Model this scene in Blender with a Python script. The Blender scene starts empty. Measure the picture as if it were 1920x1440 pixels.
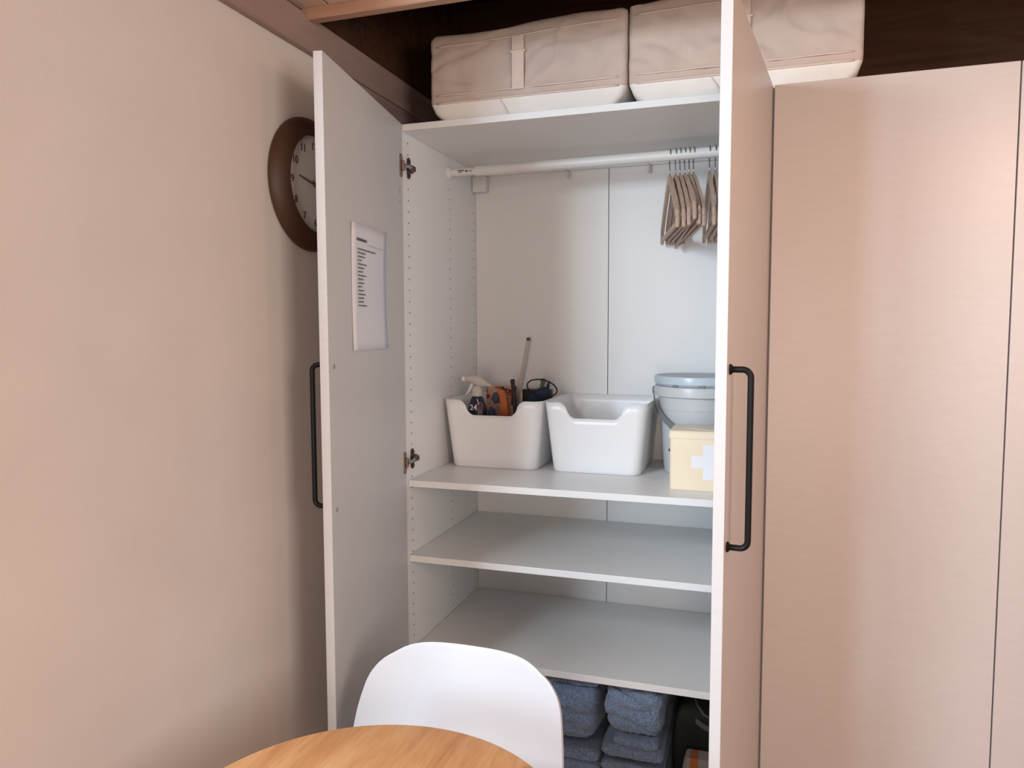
import bpy, bmesh, math, random
from mathutils import Vector, Matrix, noise

random.seed(7)
S = bpy.context.scene
COL = S.collection
PI = math.pi

# ------------------------------------------------------------------ camera
cam_d = bpy.data.cameras.new('camera')
cam = bpy.data.objects.new('camera', cam_d)
COL.objects.link(cam)
S.camera = cam
F_PX = 1398.84
PITCH, YAW, ROLL = 0.0735556, 0.3189311, -0.0032473
cam_d.sensor_fit = 'HORIZONTAL'
cam_d.sensor_width = 36.0
cam_d.lens = F_PX / 1920 * 36.0
cam_d.clip_start = 0.02
fw = Vector((-math.sin(YAW) * math.cos(PITCH), math.cos(YAW) * math.cos(PITCH), -math.sin(PITCH)))
rt = Vector((math.cos(YAW), math.sin(YAW), 0))
up = rt.cross(fw)
r2 = rt * math.cos(ROLL) + up * math.sin(ROLL)
u2 = up * math.cos(ROLL) - rt * math.sin(ROLL)
cam.matrix_world = Matrix(((r2.x, u2.x, -fw.x, 0.97950), (r2.y, u2.y, -fw.y, -1.93268), (r2.z, u2.z, -fw.z, 1.43759), (0, 0, 0, 1)))

# ------------------------------------------------------------------ world, lights, exposure
S.view_settings.view_transform = 'Standard'
S.view_settings.look = 'None'
S.view_settings.gamma = 1.0
S.view_settings.use_curve_mapping = False
S.view_settings.exposure = -0.08
w = bpy.data.worlds.new('world')
S.world = w
w.use_nodes = True
bg = w.node_tree.nodes['Background']
bg.inputs[0].default_value = (1.0, 0.64, 0.47, 1)
bg.inputs[1].default_value = 0.08


def area(name, loc, target, sx, sy, power, color):
    l = bpy.data.lights.new(name, 'AREA')
    l.shape = 'RECTANGLE'
    l.size, l.size_y = sx, sy
    l.energy = power
    l.color = color
    o = bpy.data.objects.new(name, l)
    COL.objects.link(o)
    o.location = loc
    o.rotation_euler = (Vector(target) - Vector(loc)).to_track_quat('-Z', 'Y').to_euler()
    return o


# daylight through the tall narrow window at the far end of the room
area('window_daylight', (-0.90, -4.36, 1.62), (0.6, 0.0, 0.95), 0.36, 1.00, 64, (0.54, 0.78, 1.0))
area('frontal_fill', (1.22, -4.36, 1.15), (0.7, 0.0, 0.8), 0.7, 1.5, 38, (1.0, 0.85, 0.76))  # added warm frontal fill for towels and lower shelves
# softer light from the glazed opening on the right side of the room, behind the camera
area('room_light_right', (2.5, -2.3, 1.62), (0.1, -0.3, 1.0), 0.8, 1.0, 30, (1.0, 0.87, 0.80))
# added overhead fill, no lamp behind it: brightens the shelf tops
area('overhead_fill', (-0.40, -2.35, 2.14), (0.5, -0.2, 0.6), 0.45, 0.45, 50, (0.82, 0.91, 1.0))
# warm lamp hanging in the room to the right
pl = bpy.data.lights.new('pendant_bulb', 'POINT')
pl.energy = 7
pl.color = (1.0, 0.60, 0.36)
pl.shadow_soft_size = 0.05
plo = bpy.data.objects.new('pendant_bulb', pl)
plo.location = (1.75, -0.95, 1.93)
COL.objects.link(plo)


# ------------------------------------------------------------------ materials
def srgb(r, g, b):
    f = lambda c: (c / 255 / 12.92) if c / 255 <= 0.04045 else ((c / 255 + 0.055) / 1.055) ** 2.4
    return (f(r), f(g), f(b), 1)


def mat(name, c, rough=0.5, var=0.04, scale=8.0, stretch=(1, 1, 1), bump=0.0, bscale=200.0, metal=0.0, spec=0.5, sheen=0.0, coat=0.0):
    m = bpy.data.materials.new(name)
    m.use_nodes = True
    nt = m.node_tree
    b = nt.nodes['Principled BSDF']
    tc = nt.nodes.new('ShaderNodeTexCoord')
    mp = nt.nodes.new('ShaderNodeMapping')
    mp.inputs['Scale'].default_value = stretch
    nt.links.new(tc.outputs['Object'], mp.inputs[0])
    n = nt.nodes.new('ShaderNodeTexNoise')
    n.inputs['Scale'].default_value = scale
    n.inputs['Detail'].default_value = 5
    nt.links.new(mp.outputs[0], n.inputs['Vector'])
    rp = nt.nodes.new('ShaderNodeValToRGB')
    lo = tuple(max(0, x * (1 - var)) for x in c[:3]) + (1,)
    hi = tuple(min(1, x * (1 + var)) for x in c[:3]) + (1,)
    rp.color_ramp.elements[0].position = 0.3
    rp.color_ramp.elements[1].position = 0.7
    rp.color_ramp.elements[0].color = lo
    rp.color_ramp.elements[1].color = hi
    nt.links.new(n.outputs[0], rp.inputs[0])
    nt.links.new(rp.outputs[0], b.inputs['Base Color'])
    b.inputs['Roughness'].default_value = rough
    b.inputs['Metallic'].default_value = metal
    b.inputs['Specular IOR Level'].default_value = spec
    b.inputs['Sheen Weight'].default_value = sheen
    b.inputs['Coat Weight'].default_value = coat
    if bump:
        n2 = nt.nodes.new('ShaderNodeTexNoise')
        n2.inputs['Scale'].default_value = bscale
        n2.inputs['Detail'].default_value = 3
        nt.links.new(mp.outputs[0], n2.inputs['Vector'])
        bp = nt.nodes.new('ShaderNodeBump')
        bp.inputs['Strength'].default_value = bump
        bp.inputs['Distance'].default_value = 0.004
        nt.links.new(n2.outputs[0], bp.inputs['Height'])
        nt.links.new(bp.outputs[0], b.inputs['Normal'])
    return m


def ramp_mat(name, stops, rough, scale, stretch, distort=1.0, bump=0.0, spec=0.4):
    m = bpy.data.materials.new(name)
    m.use_nodes = True
    nt = m.node_tree
    b = nt.nodes['Principled BSDF']
    tc = nt.nodes.new('ShaderNodeTexCoord')
    mp = nt.nodes.new('ShaderNodeMapping')
    mp.inputs['Scale'].default_value = stretch
    nt.links.new(tc.outputs['Object'], mp.inputs[0])
    n = nt.nodes.new('ShaderNodeTexNoise')
    n.inputs['Scale'].default_value = scale
    n.inputs['Detail'].default_value = 6
    n.inputs['Roughness'].default_value = 0.55
    n.inputs['Distortion'].default_value = distort
    nt.links.new(mp.outputs[0], n.inputs['Vector'])
    rp = nt.nodes.new('ShaderNodeValToRGB')
    el = rp.color_ramp.elements
    el[0].position, el[0].color = stops[0]
    el[1].position, el[1].color = stops[-1]
    for p, c in stops[1:-1]:
        e = el.new(p)
        e.color = c
    nt.links.new(n.outputs[0], rp.inputs[0])
    nt.links.new(rp.outputs[0], b.inputs['Base Color'])
    b.inputs['Roughness'].default_value = rough
    b.inputs['Specular IOR Level'].default_value = spec
    if bump:
        bp = nt.nodes.new('ShaderNodeBump')
        bp.inputs['Strength'].default_value = bump
        bp.inputs['Distance'].default_value = 0.003
        nt.links.new(n.outputs[0], bp.inputs['Height'])
        nt.links.new(bp.outputs[0], b.inputs['Normal'])
    return m


def stripe_mat(name):
    m = bpy.data.materials.new(name)
    m.use_nodes = True
    nt = m.node_tree
    b = nt.nodes['Principled BSDF']
    tc = nt.nodes.new('ShaderNodeTexCoord')
    sx = nt.nodes.new('ShaderNodeSeparateXYZ')
    nt.links.new(tc.outputs['Generated'], sx.inputs[0])
    rp = nt.nodes.new('ShaderNodeValToRGB')
    rp.color_ramp.interpolation = 'CONSTANT'
    g, o, r = srgb(138, 130, 122), srgb(158, 90, 52), srgb(130, 72, 54)
    el = rp.color_ramp.elements
    el[0].position, el[0].color = 0.0, g
    el[1].position, el[1].color = 0.14, o
    for p, c in ((0.27, g), (0.44, r), (0.50, g), (0.62, o), (0.74, g)):
        e = el.new(p)
        e.color = c
    nt.links.new(sx.outputs[0], rp.inputs[0])
    nt.links.new(rp.outputs[0], b.inputs['Base Color'])
    b.inputs['Roughness'].default_value = 0.95
    n2 = nt.nodes.new('ShaderNodeTexNoise')
    n2.inputs['Scale'].default_value = 500
    bp = nt.nodes.new('ShaderNodeBump')
    bp.inputs['Strength'].default_value = 0.5
    bp.inputs['Distance'].default_value = 0.002
    nt.links.new(tc.outputs['Object'], n2.inputs['Vector'])
    nt.links.new(n2.outputs[0], bp.inputs['Height'])
    nt.links.new(bp.outputs[0], b.inputs['Normal'])
    return m


def picture_mat(name):
    # printed pack: pale pink, orange and brown blotches (flat print)
    return ramp_mat(name, [(0.36, srgb(60, 30, 22)), (0.43, srgb(150, 80, 50)), (0.50, srgb(205, 165, 145)),
                           (0.58, srgb(190, 150, 135)), (0.66, srgb(196, 110, 62))], 0.4, 42, (1, 1, 1), 0.6)


M = {}
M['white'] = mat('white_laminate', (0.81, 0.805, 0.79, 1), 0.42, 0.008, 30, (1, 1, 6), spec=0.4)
M['shelf'] = mat('white_shelf_laminate', (0.82, 0.82, 0.81, 1), 0.38, 0.01, 60, (3, 1, 1), spec=0.45)
M['hole'] = mat('hole_dark', srgb(70, 62, 58), 0.9, 0.1)
M['wall'] = mat('wall_paint', (0.70, 0.65, 0.62, 1), 0.9, 0.03, 5, bump=0.12, bscale=260, spec=0.2)
M['beam'] = ramp_mat('painted_beam', [(0.3, srgb(146, 124, 118)), (0.55, srgb(160, 138, 130)), (0.75, srgb(136, 114, 107))], 0.7, 5, (3, 0.35, 3), 0.5, 0.2)
M['plank'] = ramp_mat('ceiling_plank_wood', [(0.3, srgb(200, 172, 150)), (0.7, srgb(225, 200, 182))], 0.6, 6, (4, 0.4, 4), 0.6, 0.1)
M['batten'] = ramp_mat('warm_batten_wood', [(0.3, srgb(166, 128, 104)), (0.7, srgb(192, 154, 130))], 0.6, 6, (0.4, 5, 5), 0.6, 0.1)
M['dark_wood'] = ramp_mat('dark_stained_wood', [(0.3, srgb(64, 44, 33)), (0.6, srgb(86, 60, 45)), (0.8, srgb(54, 36, 27))], 0.8, 4, (0.5, 5, 5), 0.8, 0.2, spec=0.1)
M['floor'] = ramp_mat('floor_wood', [(0.3, srgb(150, 112, 82)), (0.7, srgb(178, 138, 104))], 0.5, 5, (6, 0.5, 1), 0.6, 0.1)
M['black'] = mat('black_metal', srgb(14, 13, 14), 0.45, 0.1, spec=0.25)
M['blackp'] = mat('black_plastic', srgb(26, 26, 28), 0.5, 0.1)
M['nickel'] = mat('nickel', srgb(150, 128, 112), 0.32, 0.06, 40, metal=0.85)
M['steel'] = mat('steel_wire', srgb(150, 150, 152), 0.25, 0.05, metal=0.9)
M['hinge_dark'] = mat('hinge_dark_metal', srgb(92, 72, 66), 0.4, 0.1, 60, metal=0.6)
M['grey_cap'] = mat('grey_cap', srgb(150, 152, 156), 0.4, 0.05)
M['paper'] = mat('paper', (0.74, 0.75, 0.80, 1), 0.8, 0.01, spec=0.2)
M['ink'] = mat('ink_grey', srgb(96, 96, 102), 0.8, 0.05, spec=0.1)
M['ink_light'] = mat('ink_light', srgb(150, 150, 158), 0.8, 0.05, spec=0.1)
M['clock_rim'] = mat('clock_brown', srgb(70, 44, 28), 0.5, 0.08, 10, bump=0.1, bscale=120)
M['clock_face'] = mat('clock_dial', (0.78, 0.76, 0.75, 1), 0.3, 0.01)
M['clock_ink'] = mat('clock_numerals', srgb(96, 80, 76), 0.6, 0.05)
M['glass'] = None
M['fabric'] = mat('beige_fabric', srgb(192, 175, 164), 0.95, 0.05, 18, bump=0.35, bscale=30, spec=0.15, sheen=0.2)
M['fabric_seam'] = mat('beige_fabric_seam', srgb(214, 194, 182), 0.95, 0.04, 40, spec=0.15)
M['fabric_white'] = mat('white_fabric', srgb(226, 222, 216), 0.9, 0.03, 18, bump=0.15, bscale=60, spec=0.15)
M['rail'] = mat('rail_white', (0.72, 0.71, 0.69, 1), 0.4, 0.02)
M['hanger'] = ramp_mat('hanger_wood', [(0.3, srgb(164, 139, 122)), (0.6, srgb(186, 161, 143)), (0.8, srgb(148, 122, 106))], 0.55, 10, (5, 0.8, 2), 0.4, 0.05)
M['boxp'] = mat('white_plastic', (0.86, 0.86, 0.86, 1), 0.3, 0.015, 6, spec=0.5)
M['bucket'] = mat('grey_plastic', srgb(196, 198, 200), 0.35, 0.02)
M['lid'] = mat('blue_grey_plastic', srgb(186, 200, 208), 0.3, 0.02)
M['lid_top'] = mat('lid_top_grey', srgb(150, 158, 164), 0.35, 0.03)
M['bail'] = mat('grey_handle_plastic', srgb(120, 124, 126), 0.35, 0.05)
M['cream'] = mat('cream_metal', srgb(240, 224, 196), 0.38, 0.02, 12)
M['cross'] = mat('white_print', (0.82, 0.82, 0.84, 1), 0.4, 0.01)
M['cream_light'] = mat('cream_emboss', srgb(228, 218, 198), 0.38, 0.02)
M['spray'] = mat('spray_head_grey', srgb(200, 190, 182), 0.35, 0.03)
M['navy'] = mat('navy_label', srgb(28, 34, 56), 0.3, 0.15, 30)
M['navy_cloth'] = mat('navy_cloth', srgb(34, 42, 62), 0.9, 0.2, 40, bump=0.5, bscale=90)
M['orange'] = mat('orange_plastic', srgb(196, 106, 52), 0.4, 0.08, 30)
M['blue_oval'] = mat('slate_blue', srgb(48, 60, 88), 0.4, 0.08)
M['ring_orange'] = mat('print_orange', srgb(190, 100, 80), 0.5, 0.05)
M['stick'] = mat('pale_stick', srgb(196, 184, 176), 0.4, 0.03)
M['green_stick'] = mat('grey_green_stick', srgb(86, 88, 80), 0.5, 0.06)
M['picture'] = picture_mat('pack_print')
M['towel'] = mat('blue_terry', srgb(124, 142, 168), 1.0, 0.34, 190, bump=1.0, bscale=300, spec=0.05, sheen=0.35)
M['bag'] = mat('dark_bag', srgb(34, 34, 32), 0.9, 0.2, 14, bump=0.3, bscale=200, spec=0.1)
M['piping'] = mat('bag_piping', srgb(66, 68, 68), 0.8, 0.1)
M['stripe'] = stripe_mat('striped_cloth')
M['chair'] = mat('white_chair_plastic', (0.60, 0.605, 0.63, 1), 0.42, 0.01, 8, spec=0.4)
M['chair_leg'] = mat('chair_leg_wood', srgb(196, 158, 118), 0.5, 0.08, 10, (6, 6, 1))
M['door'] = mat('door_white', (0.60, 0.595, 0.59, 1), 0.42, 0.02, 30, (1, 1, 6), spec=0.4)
M['door_out'] = mat('door_outer_lamplit', (0.55, 0.485, 0.455, 1), 0.36, 0.02, 20, (1, 1, 5), spec=0.5)  # warm lamp light on the outer faces put into the base colour


def table_mat():
    m = bpy.data.materials.new('oak_table')
    m.use_nodes = True
    nt = m.node_tree
    b = nt.nodes['Principled BSDF']
    L = nt.links.new
    tc = nt.nodes.new('ShaderNodeTexCoord')
    mp = nt.nodes.new('ShaderNodeMapping')
    mp.inputs['Rotation'].default_value = (0, 0, 0.12)
    mp.inputs['Scale'].default_value = (7, 0.9, 4)
    L(tc.outputs['Object'], mp.inputs[0])
    n = nt.nodes.new('ShaderNodeTexNoise')
    n.inputs['Scale'].default_value = 2.2
    n.inputs['Detail'].default_value = 7
    n.inputs['Distortion'].default_value = 1.2
    L(mp.outputs[0], n.inputs['Vector'])
    n2 = nt.nodes.new('ShaderNodeTexNoise')
    n2.inputs['Scale'].default_value = 26
    n2.inputs['Detail'].default_value = 4
    L(mp.outputs[0], n2.inputs['Vector'])
    # knots
    vo = nt.nodes.new('ShaderNodeTexVoronoi')
    vo.inputs['Scale'].default_value = 6.5
    L(tc.outputs['Object'], vo.inputs['Vector'])
    r1 = nt.nodes.new('ShaderNodeValToRGB')
    e = r1.color_ramp.elements
    e[0].position, e[0].color = 0.25, srgb(190, 126, 76)
    e[1].position, e[1].color = 0.78, srgb(232, 184, 132)
    k = e.new(0.5)
    k.color = srgb(214, 156, 102)
    L(n.outputs[0], r1.inputs[0])
    r2_ = nt.nodes.new('ShaderNodeValToRGB')
    e = r2_.color_ramp.elements
    e[0].position, e[0].color = 0.3, (0.80, 0.78, 0.76, 1)
    e[1].position, e[1].color = 0.6, (1, 1, 1, 1)
    L(n2.outputs[0], r2_.inputs[0])
    mx = nt.nodes.new('ShaderNodeMix')
    mx.data_type = 'RGBA'
    mx.blend_type = 'MULTIPLY'
    mx.inputs[0].default_value = 0.7
    L(r1.outputs[0], mx.inputs[6])
    L(r2_.outputs[0], mx.inputs[7])
    r3 = nt.nodes.new('ShaderNodeValToRGB')
    e = r3.color_ramp.elements
    e[0].position, e[0].color = 0.03, (0.45, 0.36, 0.3, 1)
    e[1].position, e[1].color = 0.10, (1, 1, 1, 1)
    L(vo.outputs[0], r3.inputs[0])
    mx2 = nt.nodes.new('ShaderNodeMix')
    mx2.data_type = 'RGBA'
    mx2.blend_type = 'MULTIPLY'
    mx2.inputs[0].default_value = 0.6
    L(mx.outputs[2], mx2.inputs[6])
    L(r3.outputs[0], mx2.inputs[7])
    L(mx2.outputs[2], b.inputs['Base Color'])
    b.inputs['Roughness'].default_value = 0.42
    return m


M['table'] = table_mat()
gm = bpy.data.materials.new('clock_glass')
gm.use_nodes = True
gb = gm.node_tree.nodes['Principled BSDF']
gb.inputs['Transmission Weight'].default_value = 1.0
gb.inputs['Roughness'].default_value = 0.02
gb.inputs['IOR'].default_value = 1.45
M['glass'] = gm
wg = bpy.data.materials.new('window_glass')
wg.use_nodes = True
wgb = wg.node_tree.nodes['Principled BSDF']
wgb.inputs['Transmission Weight'].default_value = 1.0
wgb.inputs['Roughness'].default_value = 0.0
wgb.inputs['IOR'].default_value = 1.0
M['wglass'] = wg

# ------------------------------------------------------------------ helpers
ORG = {}


def obj(name, bm, m, parent=None, smooth=False, origin=None, angle=0.6):
    """links bm (vertices in world coordinates) as one mesh object"""
    bmesh.ops.recalc_face_normals(bm, faces=bm.faces)
    me = bpy.data.meshes.new(name)
    if parent is not None:
        og = ORG[parent.name]
    elif origin is not None:
        og = Vector(origin)
    else:
        xs = [v.co for v in bm.verts]
        og = Vector(((min(v.x for v in xs) + max(v.x for v in xs)) / 2, (min(v.y for v in xs) + max(v.y for v in xs)) / 2, min(v.z for v in xs)))
    bmesh.ops.translate(bm, verts=bm.verts, vec=-og)
    bm.to_mesh(me)
    bm.free()
    if m is not None:
        me.materials.append(m)
    if smooth:
        for p in me.polygons:
            p.use_smooth = True
        if smooth == 'auto':
            me.set_sharp_from_angle(angle=angle)
    o = bpy.data.objects.new(name, me)
    COL.objects.link(o)
    if parent is not None:
        o.parent = parent
    else:
        o.location = og
    ORG[o.name] = og
    return o


def tag(o, label=None, cat=None, group=None, kind=None):
    if label:
        o['label'] = label
    if cat:
        o['category'] = cat
    if group:
        o['group'] = group
    if kind:
        o['kind'] = kind
    return o


def thing(name, loc, label, cat, group=None):
    o = bpy.data.objects.new(name, None)
    o.empty_display_size = 0.05
    COL.objects.link(o)
    o.location = loc
    ORG[o.name] = Vector(loc)
    return tag(o, label, cat, group)


def struct(name, bm, m, parent=None, smooth=False):
    o = obj(name, bm, m, parent, smooth)
    if parent is None:
        o['kind'] = 'structure'
    return o


def B():
    return bmesh.new()


def box(bm, x0, x1, y0, y1, z0, z1, bev=0.0, seg=1, mtx=None):
    t = bmesh.new()
    bmesh.ops.create_cube(t, size=1)
    for v in t.verts:
        v.co = Vector((x0 + (v.co.x + .5) * (x1 - x0), y0 + (v.co.y + .5) * (y1 - y0), z0 + (v.co.z + .5) * (z1 - z0)))
    if bev:
        bmesh.ops.bevel(t, geom=t.edges[:], offset=bev, segments=seg, affect='EDGES', profile=0.5)
    merge(bm, t, mtx)
    return bm


def merge(bm, t, mtx=None):
    if mtx is not None:
        bmesh.ops.transform(t, matrix=mtx, verts=t.verts)
    me = bpy.data.meshes.new('tmp')
    t.to_mesh(me)
    t.free()
    bm.from_mesh(me)
    bpy.data.meshes.remove(me)


def loft(bm, rings, closed=True, cap=(True, True)):
    vs = [[bm.verts.new(p) for p in r] for r in rings]
    n = len(vs[0])
    for a, b in zip(vs[:-1], vs[1:]):
        for i in range(n if closed else n - 1):
            j = (i + 1) % n
            bm.faces.new((a[i], a[j], b[j], b[i]))
    if closed and cap[0]:
        bm.faces.new(vs[0][::-1])
    if closed and cap[1]:
        bm.faces.new(vs[-1])
    return vs


def rrect(x0, x1, y0, y1, r, z, n=6):
    pts = []
    for cx, cy, a0 in ((x1 - r, y0 + r, -PI / 2), (x1 - r, y1 - r, 0), (x0 + r, y1 - r, PI / 2), (x0 + r, y0 + r, PI)):
        for i in range(n + 1):
            a = a0 + PI / 2 * i / n
            pts.append(Vector((cx + r * math.cos(a), cy + r * math.sin(a), z)))
    return pts


def tube(bm, path, rad, n=10, cap=True, closed=False):
    path = [Vector(p) for p in path]
    rads = rad if isinstance(rad, (list, tuple)) else [rad] * len(path)
    rings = []
    prev = None
    N = len(path)
    for i, p in enumerate(path):
        a = path[(i - 1) % N] if (closed or i) else p
        b = path[(i + 1) % N] if (closed or i < N - 1) else p
        t = (b - a).normalized()
        if prev is None:
            ref = Vector((0, 0, 1)) if abs(t.z) < 0.9 else Vector((1, 0, 0))
            prev = t.cross(ref).normalized()
        else:
            prev = (prev - t * prev.dot(t)).normalized()
        q = t.cross(prev)
        rings.append([p + (prev * math.cos(2 * PI * k / n) + q * math.sin(2 * PI * k / n)) * rads[i] for k in range(n)])
    if closed:
        rings.append(rings[0])
        loft(bm, rings, True, (False, False))
        bmesh.ops.remove_doubles(bm, verts=bm.verts, dist=1e-6)
    else:
        loft(bm, rings, True, (cap, cap))
    return bm


def lathe(bm, prof, c, n=40, axis='z', cap=(True, True)):
    """prof: (radius, height) list"""
    rings = []
    for r, h in prof:
        ring = []
        for k in range(n):
            a = 2 * PI * k / n
            if axis == 'z':
                ring.append(Vector((c[0] + r * math.cos(a), c[1] + r * math.sin(a), c[2] + h)))
            elif axis == 'x':
                ring.append(Vector((c[0] + h, c[1] + r * math.cos(a), c[2] + r * math.sin(a))))
            else:
                ring.append(Vector((c[0] + r * math.cos(a), c[1] + h, c[2] + r * math.sin(a))))
        rings.append(ring)
    loft(bm, rings, True, cap)
    return bm


def arc(c, r, a0, a1, n, ax, ay):
    c, ax, ay = Vector(c), Vector(ax), Vector(ay)
    return [c + ax * (r * math.cos(a0 + (a1 - a0) * i / n)) + ay * (r * math.sin(a0 + (a1 - a0) * i / n)) for i in range(n + 1)]


def text(name, body, size, mtx, m, parent, extrude=0.0003):
    c = bpy.data.curves.new(name, 'FONT')
    c.body = body
    c.size = size
    c.align_x = 'CENTER'
    c.align_y = 'CENTER'
    c.extrude = extrude
    c.offset = size * .018
    c.resolution_u = 3
    tmp = bpy.data.objects.new('tmp_text', c)
    COL.objects.link(tmp)
    dg = bpy.context.evaluated_depsgraph_get()
    me = bpy.data.meshes.new_from_object(tmp.evaluated_get(dg))
    bpy.data.objects.remove(tmp)
    bpy.data.curves.remove(c)
    me.name = name
    me.materials.clear()
    me.materials.append(m)
    o = bpy.data.objects.new(name, me)
    COL.objects.link(o)
    if len(body) > 1:
        o['kind'] = 'stuff'
    o.parent = parent
    o.matrix_local = Matrix.Translation(-ORG[parent.name]) @ mtx
    return o


# ------------------------------------------------------------------ setting
XW = -0.06          # left wall plane
YB = 0.63           # wall behind the wardrobes
# floor of long boards
fl = struct('floor', box(B(), -3.0, 3.4, -4.5, YB + .1, -0.06, -0.012), M['floor'])
xb = -3.0
for i in range(42):
    a, b_ = xb + i * 0.15, xb + (i + 1) * 0.15
    obj('floor_board', box(B(), a + .001, b_ - .001, -4.4 if a > -.3 else -4.4, YB + .1 if a > -.3 else -1.3, -0.012, 0.0, 0.0015), M['floor'], fl)
# left wall, ends at a corner outside the frame where the room widens
struct('wall_left', box(B(), XW - .12, XW, -1.30, YB, 0, 2.62), M['wall'])
# end wall far behind the camera with the narrow window
bw = B()
box(bw, -3.0, -1.10, -4.50, -4.40, 0, 2.3)
box(bw, -0.70, 0.85, -4.50, -4.40, 0, 2.3)
box(bw, 1.59, 3.4, -4.50, -4.40, 0, 2.3)
box(bw, 0.85, 1.59, -4.50, -4.40, 0, .38)
box(bw, 0.85, 1.59, -4.50, -4.40, 1.92, 2.3)
box(bw, -1.10, -0.70, -4.50, -4.40, 0, 1.10)
box(bw, -1.10, -0.70, -4.50, -4.40, 2.14, 2.3)
struct('wall_front', bw, M['wall'])
wf = B()
for x0, x1, z0, z1 in ((-1.10, -1.08, 1.10, 2.14), (-.72, -.70, 1.10, 2.14), (-1.10, -.70, 1.10, 1.12), (-1.10, -.70, 2.12, 2.14)):
    box(wf, x0, x1, -4.46, -4.42, z0, z1, 0.003)
win = struct('window_1', wf, M['white'])
wf = B()
for x0, x1, z0, z1 in ((.85, .87, .38, 1.92), (1.57, 1.59, .38, 1.92), (.85, 1.59, .38, .40), (.85, 1.59, 1.90, 1.92)):
    box(wf, x0, x1, -4.46, -4.42, z0, z1, 0.003)
win2 = struct('added_window', wf, M['white'])  # made-up window frame, added around the frontal fill
obj('pane', box(B(), .87, 1.57, -4.445, -4.44, .40, 1.90), M['wglass'], win2)
obj('pane', box(B(), -1.08, -.72, -4.445, -4.44, 1.12, 2.12), M['wglass'], win)
struct('wall_back', box(B(), XW - .12, 3.4, YB, YB + .1, 0, 2.62), M['dark_wood'])
# beam along the top of the left wall
struct('trim_1', box(B(), XW, XW + .022, -1.30, YB, 2.094, 2.176, 0.004), M['beam'])
struct('trim_4', box(B(), XW, XW + .012, -0.16, YB, 1.99, 2.0935), M['beam'])
# low ceiling of planks over the room, ends at a batten before the wardrobes
YC = -0.37
ZC = 2.187
ce = struct('ceiling', box(B(), XW, 3.4, -4.4, YC, ZC + .019, ZC + .04), M['dark_wood'])
px = [XW + .001, 0.0185]
while px[-1] < 3.3:
    px.append(px[-1] + 0.145)
for a, b_ in zip(px[:-1], px[1:]):
    obj('ceiling_plank', box(B(), a + .0025, b_ - .0025, -2.6, YC, ZC, ZC + .018, 0.002), M['plank'], ce)
struct('trim_2', box(B(), XW + .005, 3.4, YC - .0, YC + .03, ZC - .026, 2.262, 0.003), M['batten'])
# raised dark roof over the wardrobes
rc = struct('ceiling', box(B(), XW, 3.4, YC + .03, YB, 2.60, 2.62), M['dark_wood'])
yy = YC + .032
while yy < YB - .02:
    obj('roof_board', box(B(), XW + .002, 3.4, yy + .002, min(yy + .118, YB), 2.585, 2.60, 0.002), M['dark_wood'], rc)
    yy += 0.12
bw = box(B(), XW, 3.4, YC, YC + .03, 2.262, 2.62)
struct('wall_upper', bw, M['dark_wood'])
obj_ = struct('trim_3', box(B(), XW, XW + .012, YC + .03, YB, 2.1765, 2.60), M['dark_wood'])

# ------------------------------------------------------------------ wardrobe
T = 2.01
WD = thing('wardrobe', (0.5, 0.29, 0), 'tall white wardrobe standing open, with three shelves and both doors swung out', 'wardrobe')
Z1, Z2, Z3 = 0.9996, 0.7766, 0.490
ST = 0.019


def perforated(bm, x, y0, y1, z0, z1, cols, r=0.0026, depth=0.006):
    """flat panel face at x with real drilled holes; cols = [(y, z_top)]"""
    p = 0.032
    edges = [y0]
    q = lambda ya, yb, za, zb: bm.faces.new([bm.verts.new((x, a, b)) for a, b in ((ya, za), (yb, za), (yb, zb), (ya, zb))])
    for yc, zt in cols:
        q(edges[-1], yc - .016, z0, z1)
        n = int((zt - z0 - .06) / p) + 1
        q(yc - .016, yc + .016, zt + p / 2, z1)
        q(yc - .016, yc + .016, z0, zt - (n - 1) * p - p / 2)
        for i in range(n):
            zc = zt - i * p
            sq = [bm.verts.new((x, yc + a * .016, zc + b * .016)) for a, b in ((1, 0), (1, 1), (0, 1), (-1, 1), (-1, 0), (-1, -1), (0, -1), (1, -1))]
            ci = [bm.verts.new((x, yc + r * math.cos(k * PI / 4), zc + r * math.sin(k * PI / 4))) for k in range(8)]
            for k in range(8):
                bm.faces.new((sq[k], sq[(k + 1) % 8], ci[(k + 1) % 8], ci[k]))
            co = [bm.verts.new((x - depth, v.co.y, v.co.z)) for v in ci]
            for k in range(8):
                f = bm.faces.new((ci[k], ci[(k + 1) % 8], co[(k + 1) % 8], co[k]))
                f.material_index = 1
            f = bm.faces.new(co)
            f.material_index = 1
        edges.append(yc + .016)
    q(edges[-1], y1, z0, z1)


H0 = 1.9655
COLS = [(0.037, H0), (0.3395, H0 - .032 * 2.38), (0.556 - .006, H0 - .032 * 1.79)]
bm = box(B(), 0.0, 0.012, 0.0, 0.578, 0, T)
box(bm, 0.012, 0.018, 0.0, 0.0005, 0, T)
perforated(bm, 0.018, 0.0, 0.578, 0.0, T, COLS)
o = obj('side_panel', bm, M['white'], WD)
o.data.materials.append(M['hole'])
obj('side_panel', box(B(), 0.982, 1.0, 0.0, 0.578, 0, T, 0.0008), M['white'], WD)
obj('top_panel', box(B(), 0.0185, 0.9815, 0.0, 0.578, T - .018, T, 0.0008), M['white'], WD)
obj('base_panel', box(B(), 0.0185, 0.9815, 0.012, 0.574, 0.062, 0.080, 0.0008), M['shelf'], WD)
obj('plinth', box(B(), 0.0185, 0.9815, 0.03, 0.046, 0.0, 0.0615, 0.0008), M['white'], WD)
obj('back_panel', box(B(), 0.0185, 0.4935, 0.575, 0.580, 0.0, T - .0185, 0.0010), M['white'], WD)
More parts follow.
